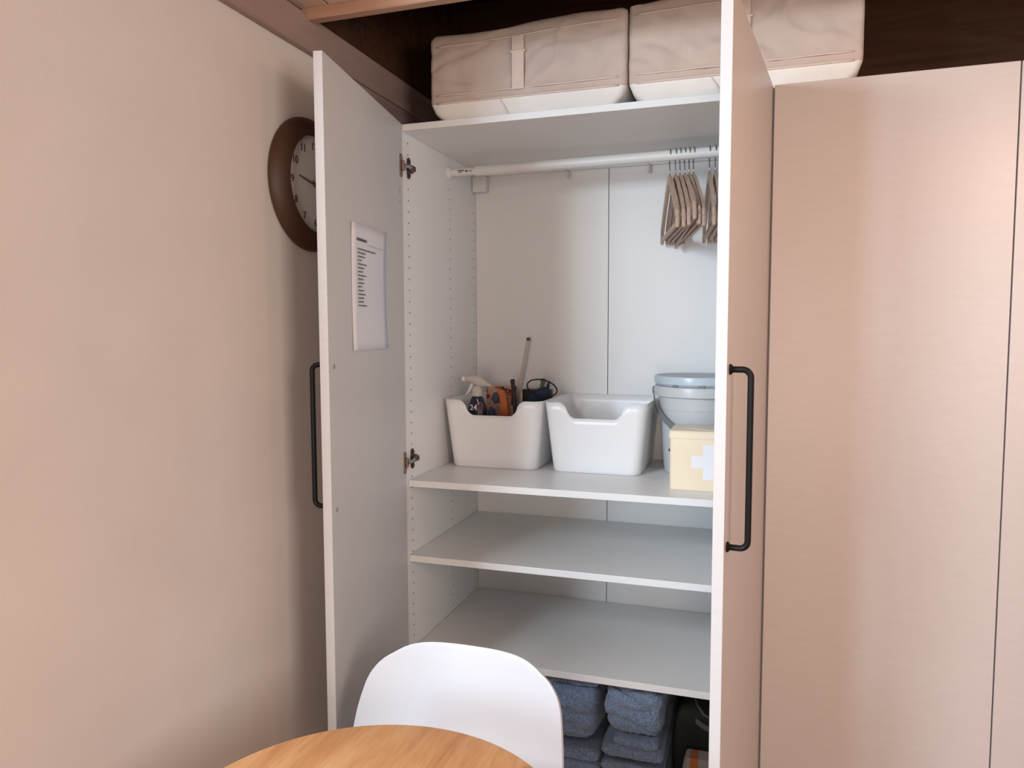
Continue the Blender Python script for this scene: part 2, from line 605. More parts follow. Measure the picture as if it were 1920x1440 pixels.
obj('back_panel', box(B(), 0.4955, 0.9815, 0.575, 0.580, 0.0, T - .0185, 0.0010), M['white'], WD)
obj('seam_strip', box(B(), 0.488, 0.501, 0.5805, 0.584, 0.0, T - .02), M['hole'], WD)
obj('back_rail', box(B(), 0.0185, 0.9815, 0.560, 0.5745, T - .0385, T - .0185, 0.001), M['white'], WD)
for z in (Z1, Z2, Z3):
    obj('shelf', box(B(), 0.0195, 0.9805, 0.012, 0.5725, z - ST, z, 0.0009, 2), M['shelf'], WD)
for z in (Z1, Z2, Z3):
    for x, yq in ((0.0185, 0.037), (0.0185, 0.55)):
        bm = lathe(B(), [(0.0026, 0), (0.0026, 0.008)], (x, yq, z - ST - .0028), 10, 'x')
        obj('shelf_pin', bm, M['steel'], WD)


def frame(ax, ay, bx, by, inward):
    """matrix: local x = along the door from hinge, local y = inward normal, local z up"""
    e = Vector((bx - ax, by - ay, 0)).normalized()
    nrm = Vector((inward[0], inward[1], 0)).normalized()
    return Matrix(((e.x, nrm.x, 0, ax), (e.y, nrm.y, 0, ay), (0, 0, 1, 0), (0, 0, 0, 1)))


def handle_bm(mtx, ex, z0, z1, out=-0.02, proj=0.033, r=0.0056):
    bm = B()
    s = -1
    path = [(ex, out, z1)]
    path += [(ex, out - proj + .014, z1)]
    path += [tuple(p) for p in arc((ex, out - proj + .014, z1 - .014), .014, PI / 2, 0, 6, (0, -1, 0), (0, 0, 1))][1:]
    path += [tuple(p) for p in arc((ex, out - proj + .014, z0 + .014), .014, 0, -PI / 2, 6, (0, -1, 0), (0, 0, 1))]
    path += [(ex, out, z0)]
    tube(bm, path, r, 12)
    for z in (z0, z1):
        lathe(bm, [(0.0095, -0.0), (0.0095, -0.0025), (0.0072, -0.005)], (ex, out, z), 16, 'y')
    bmesh.ops.transform(bm, matrix=mtx, verts=bm.verts)
    return bm


# left door: inner face from hinge (0.021,0) to free edge (0.116,-0.553)
ML = frame(0.0205, -0.004, 0.116, -0.555, (0.986, 0.169))
LL = 0.5595
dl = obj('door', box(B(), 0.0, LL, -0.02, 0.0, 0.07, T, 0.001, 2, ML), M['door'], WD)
obj('handle', handle_bm(ML, 0.530, 1.052, 1.362, proj=0.030), M['black'], dl)
for z in (1.358, 1.0445):
    bm = lathe(B(), [(0.0055, 0), (0.0055, 0.0012), (0.0035, 0.0016), (0.003, 0.0008)], (0, 0, 0), 18, 'y')
    bmesh.ops.transform(bm, matrix=ML @ Matrix.Translation((0.531, 0.0, z)), verts=bm.verts)
    obj('screw_cap', bm, M['grey_cap'], dl)


def hinge(zc, wood):
    # cup plate on the door
    bm = B()
    t = B()
    loft(t, [[Vector((0.006 + dx * 1.0, y, zc + dz)) for dx, dz in ((0, -.022), (0.004, -.031), (0.017, -.031), (0.021, -.022), (0.021, .022), (0.017, .031), (0.004, .031), (0, .022))] for y in (0.0, 0.0032)])
    merge(bm, t, ML)
    box(bm, 0.006, 0.020, 0.003, 0.010, zc - .014, zc + .014, 0.002, 2, ML)
    obj('hinge_cup', bm, M['nickel'], dl)
    # link arm from the cup to the frame plate
    bm = B()
    a = ML @ Vector((0.013, 0.008, zc))
    c = Vector((0.030, 0.030, zc + .003))
    tube(bm, [a, (a + c) / 2 + Vector((0.006, 0, 0)), c], 0.0055, 8)
    obj('hinge_link', bm, M['steel'], dl)
    # frame plate and arm on the side panel
    bm = B()
    zz = zc + .003
    out = [(.027, .006), (.030, .026), (.036, .030), (.042, .028), (.047, .011), (.063, .010), (.066, .004), (.060, .0), (.066, -.004), (.063, -.010), (.047, -.011), (.042, -.028), (.036, -.030), (.030, -.026), (.027, -.006)]
    loft(bm, [[Vector((x, y, zz + dz)) for y, dz in out] for x in (0.0182, 0.0225)])
    box(bm, 0.0225, 0.034, 0.028, 0.058, zz - .0075, zz + .0075, 0.002, 2)
    for dz in (.020, -.020):
        lathe(bm, [(0.0045, 0), (0.0045, 0.0025), (0.002, 0.003)], (0.0225, 0.037, zz + dz), 12, 'x')
    obj('hinge_arm', bm, M['hinge_dark'], dl)


for e_, z0_, z1_ in ((.026, 1.812, 1.834), (.025, 1.788, 1.797), (.027, 1.752, 1.758)):
    obj('scuff_mark', box(B(), e_, e_ + .004, 0.0, .0004, z0_, z1_, 0, 1, ML), M['grey_cap'], dl)
hinge(1.893, True)
hinge(1.056, False)

# right door
MR = frame(1.002, -0.004, 0.929, -0.607, (-0.993, 0.12))
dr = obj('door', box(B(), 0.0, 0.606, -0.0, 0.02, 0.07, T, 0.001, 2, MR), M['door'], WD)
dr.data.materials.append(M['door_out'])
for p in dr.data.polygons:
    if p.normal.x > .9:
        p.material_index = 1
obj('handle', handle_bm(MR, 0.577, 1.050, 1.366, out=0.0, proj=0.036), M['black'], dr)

# ------------------------------------------------------------------ neighbouring wardrobe to the right
WN = thing('wardrobe', (1.505, 0.29, 0), 'closed white wardrobe standing right of the open one', 'wardrobe')
obj('carcass', box(B(), 1.0015, 2.004, 0.0, 0.578, 0.0, T, 0.001), M['white'], WN)
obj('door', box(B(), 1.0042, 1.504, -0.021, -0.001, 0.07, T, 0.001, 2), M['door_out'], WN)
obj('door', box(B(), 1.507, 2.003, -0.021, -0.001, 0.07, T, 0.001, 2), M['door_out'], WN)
for x0, x1 in ((2.02, 3.39),):
    struct('wall_right', box(B(), x0, x1, -0.05, 0.62, 0, 2.59), M['wall'])

# ------------------------------------------------------------------ notice on the left door
PM = ML
PT = thing('paper_notice', tuple(ML @ Vector((0.29, 0.0012, 1.386))), 'white paper notice with a short printed list, stuck inside the left wardrobe door', 'notice')
bm = B()
rings = []
for i in range(13):
    f = i / 12
    row = []
    for j in range(9):
        g = j / 8
        bul = 0.0012 + 0.004 * (abs(f - .5) * 2) ** 3 * (0.4 + 0.6 * g)
        row.append(ML @ Vector((0.416 - g * 0.248, bul, 1.388 + f * 0.296 + 0.004 * g * f)))
    rings.append(row)
loft(bm, rings, closed=False)
sh = obj('sheet', bm, M['paper'], PT, smooth=True)
md = sh.modifiers.new('thick', 'SOLIDIFY')
md.thickness = 0.0004
rnd = random.Random(3)


def pline(bm, a0, a1, z, h):
    a = a0
    while a < a1 - .002:
        wlen = min(rnd.uniform(.007, .018), a1 - a)
        box(bm, 0.416 - a - wlen, 0.416 - a, 0.0052, 0.0056, z - h / 2, z + h / 2, 0, 1, ML)
        a += wlen + .003


bm = B()
pline(bm, .030, .095, 1.660 - .012, .0060)
tag(obj('printed_title', bm, M['ink'], PT), kind='stuff')
bm = B()
box(bm, 0.416 - .22, 0.416 - .10, 0.0052, 0.0055, 1.640, 1.6406, 0, 1, ML)
obj('printed_rule', bm, M['ink_light'], PT)
bm = B()
for i, L_ in enumerate((.125, .052, .045, .022, .060, .040, .030, .052, .034, .038, .024, .036, .046, .036, .033, .055)):
    pline(bm, .034, .034 + L_, 1.626 - i * .0088, .0026)
tag(obj('printed_list', bm, M['ink'], PT), kind='stuff')

# ------------------------------------------------------------------ wall clock
CY, CZ = -0.352, 1.783
CK = thing('wall_clock', (XW, CY, CZ), 'round brown-rimmed clock on the left wall, half hidden behind the left wardrobe door', 'clock')
bm = B()
lathe(bm, [(0.150, 0.0), (0.157, 0.004), (0.156, 0.012), (0.150, 0.020), (0.128, 0.033), (0.119, 0.036), (0.115, 0.033), (0.114, 0.020)], (XW, CY, CZ), 96, 'x', (True, False))
obj('rim', bm, M['clock_rim'], CK, smooth='auto', angle=0.9)
obj('dial', lathe(B(), [(0.1142, 0.012), (0.1142, 0.0205)], (XW, CY, CZ), 72, 'x'), M['clock_face'], CK)
XD = XW + 0.0206
for h in range(1, 13):
    a = PI / 2 - h * PI / 6
    mt = Matrix(((0, 0, 1, XD + .0004), (1, 0, 0, CY + .090 * math.cos(a)), (0, 1, 0, CZ + .090 * math.sin(a)), (0, 0, 0, 1)))
    text('numeral', str(h), 0.024, mt, M['clock_ink'], CK)
bm = B()
for k in range(60):
    a = k * PI / 30
    ln = .008 if k % 5 == 0 else .004
    t = box(B(), 0, .0006, -.0005, .0005, -ln, 0)
    merge(bm, t, Matrix.Translation((XD, CY, CZ)) @ Matrix.Rotation(a, 4, 'X') @ Matrix.Translation((0, 0, .111)))
tag(obj('minute_marks', bm, M['clock_ink'], CK), kind='stuff')


def hand(name, ang, ln, wd, dx):
    t = B()
    loft(t, [[Vector((x, y, z)) for y, z in ((-wd, -.015), (wd, -.015), (wd * .5, ln), (-wd * .5, ln))] for x in (dx, dx + .0008)])
    bmesh.ops.transform(t, matrix=Matrix.Translation((XD, CY, CZ)) @ Matrix.Rotation(-ang, 4, 'X'), verts=t.verts)
    obj(name, t, M['clock_ink'], CK)


hand('hour_hand', 9.3 * PI / 6 + .02, .068, .0026, .002)
hand('minute_hand', 20 * PI / 30, .092, .002, .0035)
obj('hub', lathe(B(), [(0.006, 0), (0.006, 0.0055)], (XD, CY, CZ), 20, 'x'), M['clock_ink'], CK)

# ------------------------------------------------------------------ fabric storage cases on top
def fabric_case(x0, x1, label, hz, seed, sag):
    z0 = T + .0008
    c = thing('storage_case', ((x0 + x1) / 2, 0.26, z0), label, 'storage case', 'fabric storage cases on top of the wardrobes')
    y0, y1 = 0.002, 0.52

    def ring(z, ins, r, n=5, nx=70, ny=16):
        xa, xb_, ya, yb = x0 + ins, x1 - ins, y0 + ins * .5, y1 - ins
        pts = []
        def seg(p, q, m):
            for i in range(m):
                pts.append(Vector((p[0] + (q[0] - p[0]) * i / m, p[1] + (q[1] - p[1]) * i / m, z)))
        def cor(cx, cy, a0):
            for i in range(n):
                a = a0 + PI / 2 * i / n
                pts.append(Vector((cx + r * math.cos(a), cy + r * math.sin(a), z)))
        seg((xa + r, ya), (xb_ - r, ya), nx); cor(xb_ - r, ya + r, -PI / 2)
        seg((xb_, ya + r), (xb_, yb - r), ny); cor(xb_ - r, yb - r, 0)
        seg((xb_ - r, yb), (xa + r, yb), nx); cor(xa + r, yb - r, PI / 2)
        seg((xa, yb - r), (xa, ya + r), ny); cor(xa + r, ya + r, PI)
        return pts

    def topz(x):
        f = (x - x0) / (x1 - x0)
        return sag[0] + (sag[1] - sag[0]) * f + .0015 * math.sin(f * 9 + seed)
    # base band, pinched towards the bottom corners
    zb = z0 + .044
    bm = B()
    loft(bm, [ring(z0, .030, .02), ring(z0 + .006, .024, .02), ring(z0 + .020, .010, .016), ring(zb, .0, .014)])
    obj('base_panel', bm, M['fabric_white'], c, smooth='auto', angle=0.7)
    # body
    bm = B()
    rings = []
    for i in range(29):
        f = i / 28
        rg = ring(zb + .0005, -.001 if 0 < i < 28 else 0, .014)
        for p in rg:
            h = topz(p.x)
            p.z = zb + .0005 + f * (h - zb)
            d = noise.noise(Vector((p.x * 7 + seed, p.y * 7, p.z * 12))) * .0055 + noise.noise(Vector((p.x * 22 + seed, p.y * 22, p.z * 26 + p.x * 20))) * .0034
            rg_ = abs(noise.noise(Vector(((p.x + .8 * p.z) * 7 + seed * 3, 0.3, (p.z - .7 * p.x) * 6))))
            d += .006 * max(0, .14 - rg_) / .14
            rg_ = abs(noise.noise(Vector(((p.x - 1.1 * p.z) * 5 + seed * 5, 2.3, (p.z + .5 * p.x) * 7))))
            d -= .005 * max(0, .12 - rg_) / .12
            d *= math.sin(PI * f) ** .5 if 0 < f < 1 else 0
            if p.y < y0 + .02:
                p.y -= d
            elif p.x < x0 + .02:
                p.x -= d * .4
            elif p.x > x1 - .02:
                p.x += d * .2
        rings.append(rg)
    vs = loft(bm, rings, True, (True, False))
    top = vs[-1]
    prevr = top
    for ins, dz in ((.008, .006), (.03, .009), (.10, .006), (.2, .002)):
        rg = ring(0, ins, max(.004, .014 - ins * .1))
        cur = [bm.verts.new((p.x, p.y, topz(p.x) + dz + noise.noise(Vector((p.x * 8, p.y * 8, seed))) * .006)) for p in rg]
        for i in range(len(cur)):
            j = (i + 1) % len(cur)
            bm.faces.new((prevr[i], prevr[j], cur[j], cur[i]))
        prevr = cur
    bm.faces.new(prevr)
    obj('body', bm, M['fabric'], c, smooth='auto', angle=1.0)
    # piping seams along lower and upper front edge
    for zf, nm in ((lambda x: zb + .020, 'seam'), (lambda x: topz(x) - .024, 'seam')):
        bm = B()
        tube(bm, [(x0 + .02 + (x1 - x0 - .04) * k / 24, y0 - .0035 - .001 * math.sin(k), zf(x0 + .02 + (x1 - x0 - .04) * k / 24)) for k in range(25)], .0022, 6)
        obj(nm, bm, M['fabric_seam'], c, smooth=True)
    tube_b = B()
    tube(tube_b, [(x0 + .02 + (x1 - x0 - .04) * k / 24, y0 - .002, zb) for k in range(25)], .0028, 6)
    obj('seam', tube_b, M['fabric_seam'], c, smooth=True)
    # strap handle in the middle of the front
    xm = hz
    bm = B()
    n = 10
    rows = []
    for k in range(n + 1):
        f = k / n
        z = zb + .016 + f * (topz(xm) - zb - .040)
        yy_ = y0 - .0065 - .002 * math.sin(PI * f)
        rows.append([Vector((xm - .016, yy_, z)), Vector((xm + .016, yy_, z)), Vector((xm + .016, yy_ + .003, z)), Vector((xm - .016, yy_ + .003, z))])
    loft(bm, rows)
    obj('strap', bm, M['fabric_seam'], c, smooth='auto')
    bm = box(B(), xm - .021, xm + .021, y0 - .0110, y0 - .004, topz(xm) - .068, topz(xm) - .062, .0015)
    
    obj('strap_fold', bm, M['fabric_seam'], c)
    bm = B()
    tube(bm, [(x0 + (x1 - x0) * .41, y0 - .0035 + .003, z0 + .0), (x0 + (x1 - x0) * .40, y0 + .0005, z0 + .02), (x0 + (x1 - x0) * .375, y0 - .001, z0 + .040)], .0011, 6)
    obj('panel_joint', bm, M['fabric_seam'], c)
    return c


fabric_case(0.106, 0.648, 'beige fabric storage case with strap, left one on top of the open wardrobe', 0.362, 1.3, (2.226, 2.243))
fabric_case(0.654, 1.196, 'beige fabric storage case on top of the wardrobe, partly behind the right door', 0.93, 5.1, (2.246, 2.250))

# ------------------------------------------------------------------ clothes rail
RY = 0.33
RL = thing('clothes_rail', (0.5, RY, 1.93), 'white clothes rail spanning the wardrobe just below its top', 'rail')
bm = tube(B(), [(0.026, RY, 1.9395), (0.118, RY, 1.9395)], 0.0125, 24)
obj('inner_tube', bm, M['rail'], RL, smooth='auto')
bm = tube(B(), [(0.112, RY, 1.9395), (0.978, RY, 1.9445)], 0.0158, 24)
obj('outer_tube', bm, M['rail'], RL, smooth='auto')
bm = lathe(B(), [(0.021, 0.0), (0.021, 0.004), (0.017, 0.009), (0.0135, 0.012)], (0.0183, RY, 1.9395), 28, 'x')
obj('end_cap', bm, M['rail'], RL, smooth='auto')
bm = lathe(B(), [(0.0135, -0.012), (0.017, -0.009), (0.021, -0.004), (0.021, 0.0)], (0.9815, RY, 1.9445), 28, 'x')
obj('end_cap', bm, M['rail'], RL, smooth='auto')


def on_tube(bm, x0, x1, a0, a1, r=0.0128, zc=1.9395):
    for s0, s1, q0, q1 in ((x0, x1, a0, a1),):
        rows = []
        for k in range(4):
            a = q0 + (q1 - q0) * k / 3
            rows.append([Vector((s0, RY - r * math.cos(a), zc + r * math.sin(a))), Vector((s1, RY - r * math.cos(a), zc + r * math.sin(a)))])
        loft(bm, rows, closed=False)


bm = B()
on_tube(bm, .056, .078, .02, .34)
for k in range(6):
    on_tube(bm, .058 + k * .0022, .0592 + k * .0022, -.42, -.06)
on_tube(bm, .082, .090, -.25, .22)
for k in range(3):
    on_tube(bm, .093, .106, -.3 + k * .2, -.22 + k * .2)
tag(obj('printed_label', bm, M['ink'], RL), kind='stuff')

# white junction box and small clips on the back panel
obj_ = tag(obj('junction_box', box(B(), 0.0195, 0.070, 0.535, 0.5745, 1.914, 1.968, 0.004, 3), M['rail'], smooth='auto'),
           'small white plastic junction box high in the left back corner of the wardrobe', 'junction box')


def clip(x, label):
    bm = B()
    tube(bm, [(x, .570, 1.972), (x, .557, 1.974), (x, .551, 1.966), (x, .551, 1.948), (x, .556, 1.945)], .0032, 8)
    box(bm, x - .006, x + .006, .5695, .5745, 1.945, 1.9712, .001)
    tag(obj('hook', bm, M['rail'], smooth='auto'), label, 'hook', 'small white hooks under the back rail')


clip(.356, 'small white hook on the back rail left of the panel seam')
clip(.629, 'small white hook on the back rail right of the panel seam')

# ------------------------------------------------------------------ hangers
def hanger_proto():
    t = thing('clothes_hanger', (0, 0, 0), 'x', 'hanger', 'wooden hangers on the clothes rail')
    # hook
    bm = B()
    r = .0185
    path = [(0, 0, -.062), (0, 0, -.036)]
    path += [tuple(p) for p in arc((0, 0, 0), r, -PI * .5, PI * .98, 18, (0, 1, 0), (0, 0, 1))][0:]
    path = [(0, 0, -.066), (0, 0, -.040), (0, .006, -.026)] + [tuple(p) for p in arc((0, 0, 0), r, -PI * .36, PI * 1.0, 18, (0, 1, 0), (0, 0, 1))]
    tube(bm, path, .0017, 7)
    obj('hook', bm, M['steel'], t, smooth=True)
    # shoulder arms in one bent piece
    bm = B()
    rows = []
    cs = []
    for k in range(-14, 15):
        f = k / 14
        y = f * .213
        z = -.062 - .010 - .118 * abs(f) ** 1.15 - .022 * max(0, abs(f) - .5)
        cs.append((y, z, f))
    for y, z, f in cs:
        hh = .017 - .004 * abs(f)
        xx = .0044 + .0006 * abs(f)
        rows.append([Vector((-xx, y, z - hh)), Vector((xx, y, z - hh)), Vector((xx, y, z + hh)), Vector((-xx, y, z + hh))])
    loft(bm, rows)
    bmesh.ops.bevel(bm, geom=[e for e in bm.edges if abs((e.verts[0].co - e.verts[1].co).x) < .002], offset=.0025, segments=2, affect='EDGES')
    obj('shoulder_arm', bm, M['hanger'], t, smooth='auto', angle=0.8)
    bm = box(B(), -.0042, .0042, -.196, .196, -.231, -.217, .003, 2)
    obj('bar', bm, M['hanger'], t, smooth='auto')
    for s in (-1, 1):
        bm = box(B(), -.0050, .0050, s * .207 - .010, s * .207 + .010, -.236, -.208, .003, 2)
        obj('bar_end', bm, M['hanger'], t, smooth='auto')
    return t


proto = hanger_proto()
# hook x, dx of the near tip, tilt about x (rad)
HG = [(.722, .046, .0, 'wooden hanger, leftmost of the left bunch on the rail'),
      (.7385, .046, .0, 'wooden hanger second from left in the left bunch'),
      (.7515, .046, -.015, 'wooden hanger third from left in the left bunch'),
      (.7645, .046, -.075, 'wooden hanger fourth from left, tilted with its near arm raised'),
      (.7775, .046, -.02, 'wooden hanger second from right in the left bunch'),
      (.790, .046, .0, 'wooden hanger rightmost of the left bunch on the rail'),
      (.835, .027, .0, 'wooden hanger leftmost of the right bunch, beside the open right door'),
      (.8515, .027, .0, 'wooden hanger second in the right bunch, next to the right door'),
      (.870, .027, .0, 'wooden hanger hidden mostly behind the right door edge')]
for i, (hx, dx, tl, lb) in enumerate(HG):
    if i == 0:
        h = proto
    else:
        h = proto.copy()
        COL.objects.link(h)
        for ch in proto.children:
            c = ch.copy()
            COL.objects.link(c)
            c.parent = h
    zr = 1.9395 + (hx - .112) * .0058
    h.location = (hx, RY, zr + .0002)
    h.rotation_euler = (tl, 0, math.atan2(dx, .21))
    h['label'] = lb

# ------------------------------------------------------------------ storage boxes on the middle shelf
def storage_box(x0, x1, y0, y1, label):
    z0, h = Z1 + .0006, .2155
    c = thing('storage_box', ((x0 + x1) / 2, (y0 + y1) / 2, z0), label, 'storage box')
    # perimeter samples (u in 0..1 along a rounded rectangle, with a cut-out on the front side)
    r = .030
    xm = (x0 + x1) / 2
    wt, wb = (x1 - x0) / 2, (x1 - x0) / 2 - .022
    ym = (y0 + y1) / 2
    dt, db = (y1 - y0) / 2, (y1 - y0) / 2 - .018

    def per(t):
        w_, d_ = wb + (wt - wb) * t, db + (dt - db) * t
        pts = []
        nx = 120
        for i in range(nx):
            pts.append((xm - w_ + r + (2 * w_ - 2 * r) * i / nx, ym - d_))
        for cx, cy, a0 in ((xm + w_ - r, ym - d_ + r, -PI / 2), (xm + w_ - r, ym + d_ - r, 0), (xm - w_ + r, ym + d_ - r, PI / 2), (xm - w_ + r, ym - d_ + r, PI)):
            for i in range(8):
                a = a0 + PI / 2 * i / 7
                pts.append((cx + r * math.cos(a), cy + r * math.sin(a)))
        return pts

    def rimh(i, pts):
        if i >= 121:
            return h
        x = pts[i][0] - xm
        # half width of notch: .062 at bottom, .106 at the top with S curved flanks
        a = abs(x)
        if a > .110:
            return h
        if a < .061:
            return h - .048
        f = (a - .061) / (.110 - .061)
        q = .5 - math.sqrt(max(0, .25 - f * f)) if f < .5 else .5 + math.sqrt(max(0, .25 - (1 - f) ** 2))
        return h - .048 * (1 - (.6 * q + .4 * f * f * (3 - 2 * f)))
    p1 = per(1.0)
    nv = len(p1)
    hs = [rimh(i, p1) for i in range(nv)]
    bm = B()
    rings = []
    foot = [Vector((xm + (x - xm) * .978, ym + (y - ym) * .978, z0)) for x, y in per(0)]
    foot2 = [Vector((xm + (x - xm) * .994, ym + (y - ym) * .994, z0 + .003)) for x, y in per(0)]
    rings.append(foot)
    rings.append(foot2)
    NT = 8
    for k in range(NT + 1):
        t = k / NT
        ring = []
        for i in range(nv):
            zz = .008 + t * (hs[i] - .008)
            x, y = per_cache(per, zz / h)[i]
            ring.append(Vector((x, y, z0 + zz)))
        rings.append(ring)
    vs = loft(bm, rings, True, (True, False))
    o = obj('body', bm, M['boxp'], c, smooth='auto', angle=0.7)
    md = o.modifiers.new('wall', 'SOLIDIFY')
    md.thickness = .0034
    md.offset = -1
    return c


_pc = {}


def per_cache(fn, t):
    k = (id(fn), round(t, 5))
    if k not in _pc:
        _pc[k] = fn(t)
    return _pc[k]


storage_box(.029, .356, .240, .545, 'white plastic storage box full of cleaning things, left on the middle shelf')
_pc.clear()
storage_box(.3605, .675, .245, .568, 'empty white plastic storage box right of the full one')
_pc.clear()

# ------------------------------------------------------------------ things in the left box
ZB = Z1 + .009   # standing height inside the box
# spray bottle
sx, sy = .113, .33
SB = thing('spray_bottle', (sx, sy, ZB), 'spray bottle with navy label and grey trigger head in the left box', 'bottle')
bm = lathe(B(), [(.030, 0), (.034, .004), (.034, .150), (.030, .180), (.020, .205), (.0155, .212), (.0155, .218)], (sx, sy, ZB), 32)
for v in bm.verts:
    v.co.y = sy + (v.co.y - sy) * .72
obj('bottle', bm, M['navy'], SB, smooth='auto', angle=1.0)
bm = lathe(B(), [(.0185, .212), (.0185, .232), (.015, .238), (.013, .244)], (sx, sy, ZB), 24)
obj('collar', bm, M['spray'], SB, smooth='auto')
bm = B()
zt = ZB + .262
hd = [(-.040, .005, .006, .007), (-.030, .005, .008, .010), (-.012, .004, .010, .013), (.004, -.003, .0115, .020), (.020, -.006, .011, .015), (.036, -.011, .010, .008), (.050, -.017, .007, .004)]
rings = []
for dx, dz, hw, hh in hd:
    rings.append([Vector((sx + dx, sy - .002 + hw * math.cos(a), zt + dz + hh * math.sin(a))) for a in [2 * PI * k / 14 for k in range(14)]])
loft(bm, rings)
obj('spray_head', bm, M['spray'], SB, smooth='auto', angle=1.0)
bm = B()
lathe(bm, [(.008, -.050), (.0085, -.040)], (sx, sy - .002, zt + .005), 18, 'x')
obj('nozzle', bm, M['cross'], SB, smooth='auto')
bm = B()
tube(bm, [(sx - .016, sy - .002, zt - .008), (sx - .021, sy - .002, zt - .022), (sx - .029, sy - .002, zt - .036), (sx - .041, sy - .002, zt - .050)], [.0045, .005, .0045, .003], 8)
obj('trigger', bm, M['cross'], SB, smooth=True)
yl = sy - .0252
mt = Matrix(((1, 0, 0, sx - .004), (0, 0, -1, yl), (0, 1, 0, ZB + .176), (0, 0, 0, 1)))
text('label_numeral', '24', .025, mt, M['cross'], SB)
bm = tube(B(), [(sx + .018 + .010 * math.cos(a), yl, ZB + .180 + .013 * math.sin(a)) for a in [2 * PI * k / 20 for k in range(20)]], .0012, 6, closed=True)
obj('label_ring', bm, M['ring_orange'], SB)
bm = B()
box(bm, -.001, .001, yl - .001, yl, -.010, .010)
bmesh.ops.transform(bm, matrix=Matrix.Translation((sx + .012, 0, ZB + .196)) @ Matrix.Rotation(-.35, 4, 'Y'), verts=bm.verts)
obj('label_stroke', bm, M['cross'], SB)

# printed pack
bm = box(B(), .098, .196, .456, .492, ZB, 1.243, .002, 2)
tag(obj('cleaning_pack', bm, M['picture']), 'pink and orange printed carton behind the spray bottle in the left box', 'carton')
# orange brush with slate blue oval
OB = thing('scrub_brush', (.178, .38, ZB), 'orange brush with a slate-blue oval grip, upright in the left box', 'brush')
bm = B()
loft(bm, [[Vector((x + sxx, y, z)) for x, y in ((-.5 * w_, .365), (.5 * w_, .365), (.5 * w_, .385), (-.5 * w_, .385))] for z, w_, sxx in ((ZB, .021, .196), (1.10, .022, .196), (1.17, .021, .194), (1.200, .021, .191), (1.222, .022, .185), (1.234, .022, .178), (1.238, .012, .174))])
obj('handle', bm, M['orange'], OB, smooth='auto')
bm = lathe(B(), [(.001, -.002), (.009, -.0015), (.010, 0.0), (.010, .010)], (.166, .353, 1.217), 24, 'y')
for v in bm.verts:
    v.co.z = 1.222 + (v.co.z - 1.222) * 1.9
obj('grip', bm, M['blue_oval'], OB, smooth='auto')
# sticks
def stick(name, p0, p1, rad, m, label, cat, tip=None, tipm=None):
    t = thing(name, p0, label, cat)
    bm = tube(B(), [p0, p1], rad, 14)
    obj('shaft', bm, m, t, smooth='auto')
    d = (Vector(p1) - Vector(p0)).normalized()
    bm = tube(B(), [Vector(p1) - d * .004, Vector(p1) + d * .004, Vector(p1) + d * .007], [rad * 1.15, rad * 1.15, rad * .6], 14)
    obj('end_cap', bm, tipm or m, t, smooth='auto')
    return t


stick('black_stick', (.233, .40, ZB), (.2115, .40, 1.266), .0065, M['blackp'], 'short black stick standing upright in the left box', 'stick')
stick('pale_stick', (.160, .50, ZB), (.2355, .50, 1.402), .0062, M['stick'], 'long pale grey stick rising high out of the left box', 'stick', None, M['green_stick'])
stick('green_stick', (.262, .43, ZB), (.3085, .43, 1.268), .0075, M['green_stick'], 'grey-green stick leaning inside the cord loop in the left box', 'stick')
# black pouch
bm = B()
rings = [rrect(.222, .322, .462, .508, .015, z) for z in (ZB, 1.0, 1.234)]
rings[1] = rrect(.221, .324, .460, .510, .015, ZB + .12)
loft(bm, rings)
tag(obj('black_pouch', bm, M['blackp'], smooth='auto'), 'plain black pouch at the back right of the left box', 'pouch')
# duster with cord loop
DU = thing('duster', (.305, .40, ZB), 'navy cloth duster with a black cord loop, top right of the left box', 'duster')
bm = B()
rings = []
for k in range(15):
    f = k / 14
    c = Vector((.274 + .060 * f, .388, 1.200 + .044 * f))
    rr = .0205 * math.sin(PI * (.12 + .80 * f)) ** .7
    ring = []
    for q in range(18):
        a = 2 * PI * q / 18
        d = 1 + .22 * noise.noise(Vector((f * 5, math.cos(a) * 1.6, math.sin(a) * 1.6)))
        ring.append(c + Vector((-.62 * math.sin(a), .9 * math.cos(a), .78 * math.sin(a))) * rr * d)
    rings.append(ring)
loft(bm, rings)
tube(bm, [(.332, .392, 1.244), (.337, .392, 1.262), (.339, .392, 1.270)], [.007, .004, .001], 8)
obj('cloth', bm, M['navy_cloth'], DU, smooth=True)
bm = B()
tube(bm, [(.320 + .050 * math.cos(a) , .372 + .012 * math.sin(a), 1.248 + .025 * math.sin(a) - .009 * math.cos(a)) for a in [2 * PI * k / 40 for k in range(40)]], .0022, 8, closed=True)
obj('cord_loop', bm, M['black'], DU, smooth=True)
# crumpled dark cloth in front
bm = B()
bmesh.ops.create_icosphere(bm, subdivisions=4, radius=1)
for v in bm.verts:
    d = 1 + .22 * noise.noise(v.co * 2.1) + .1 * noise.noise(v.co * 5)
    v.co = Vector((.170 + v.co.x * d * .018, .308 + v.co.y * d * .022, 1.125 + v.co.z * d * .062))
tag(obj('dark_cloth', bm, M['navy_cloth'], smooth=True), 'crumpled dark navy cloth between spray bottle and orange brush', 'cloth')

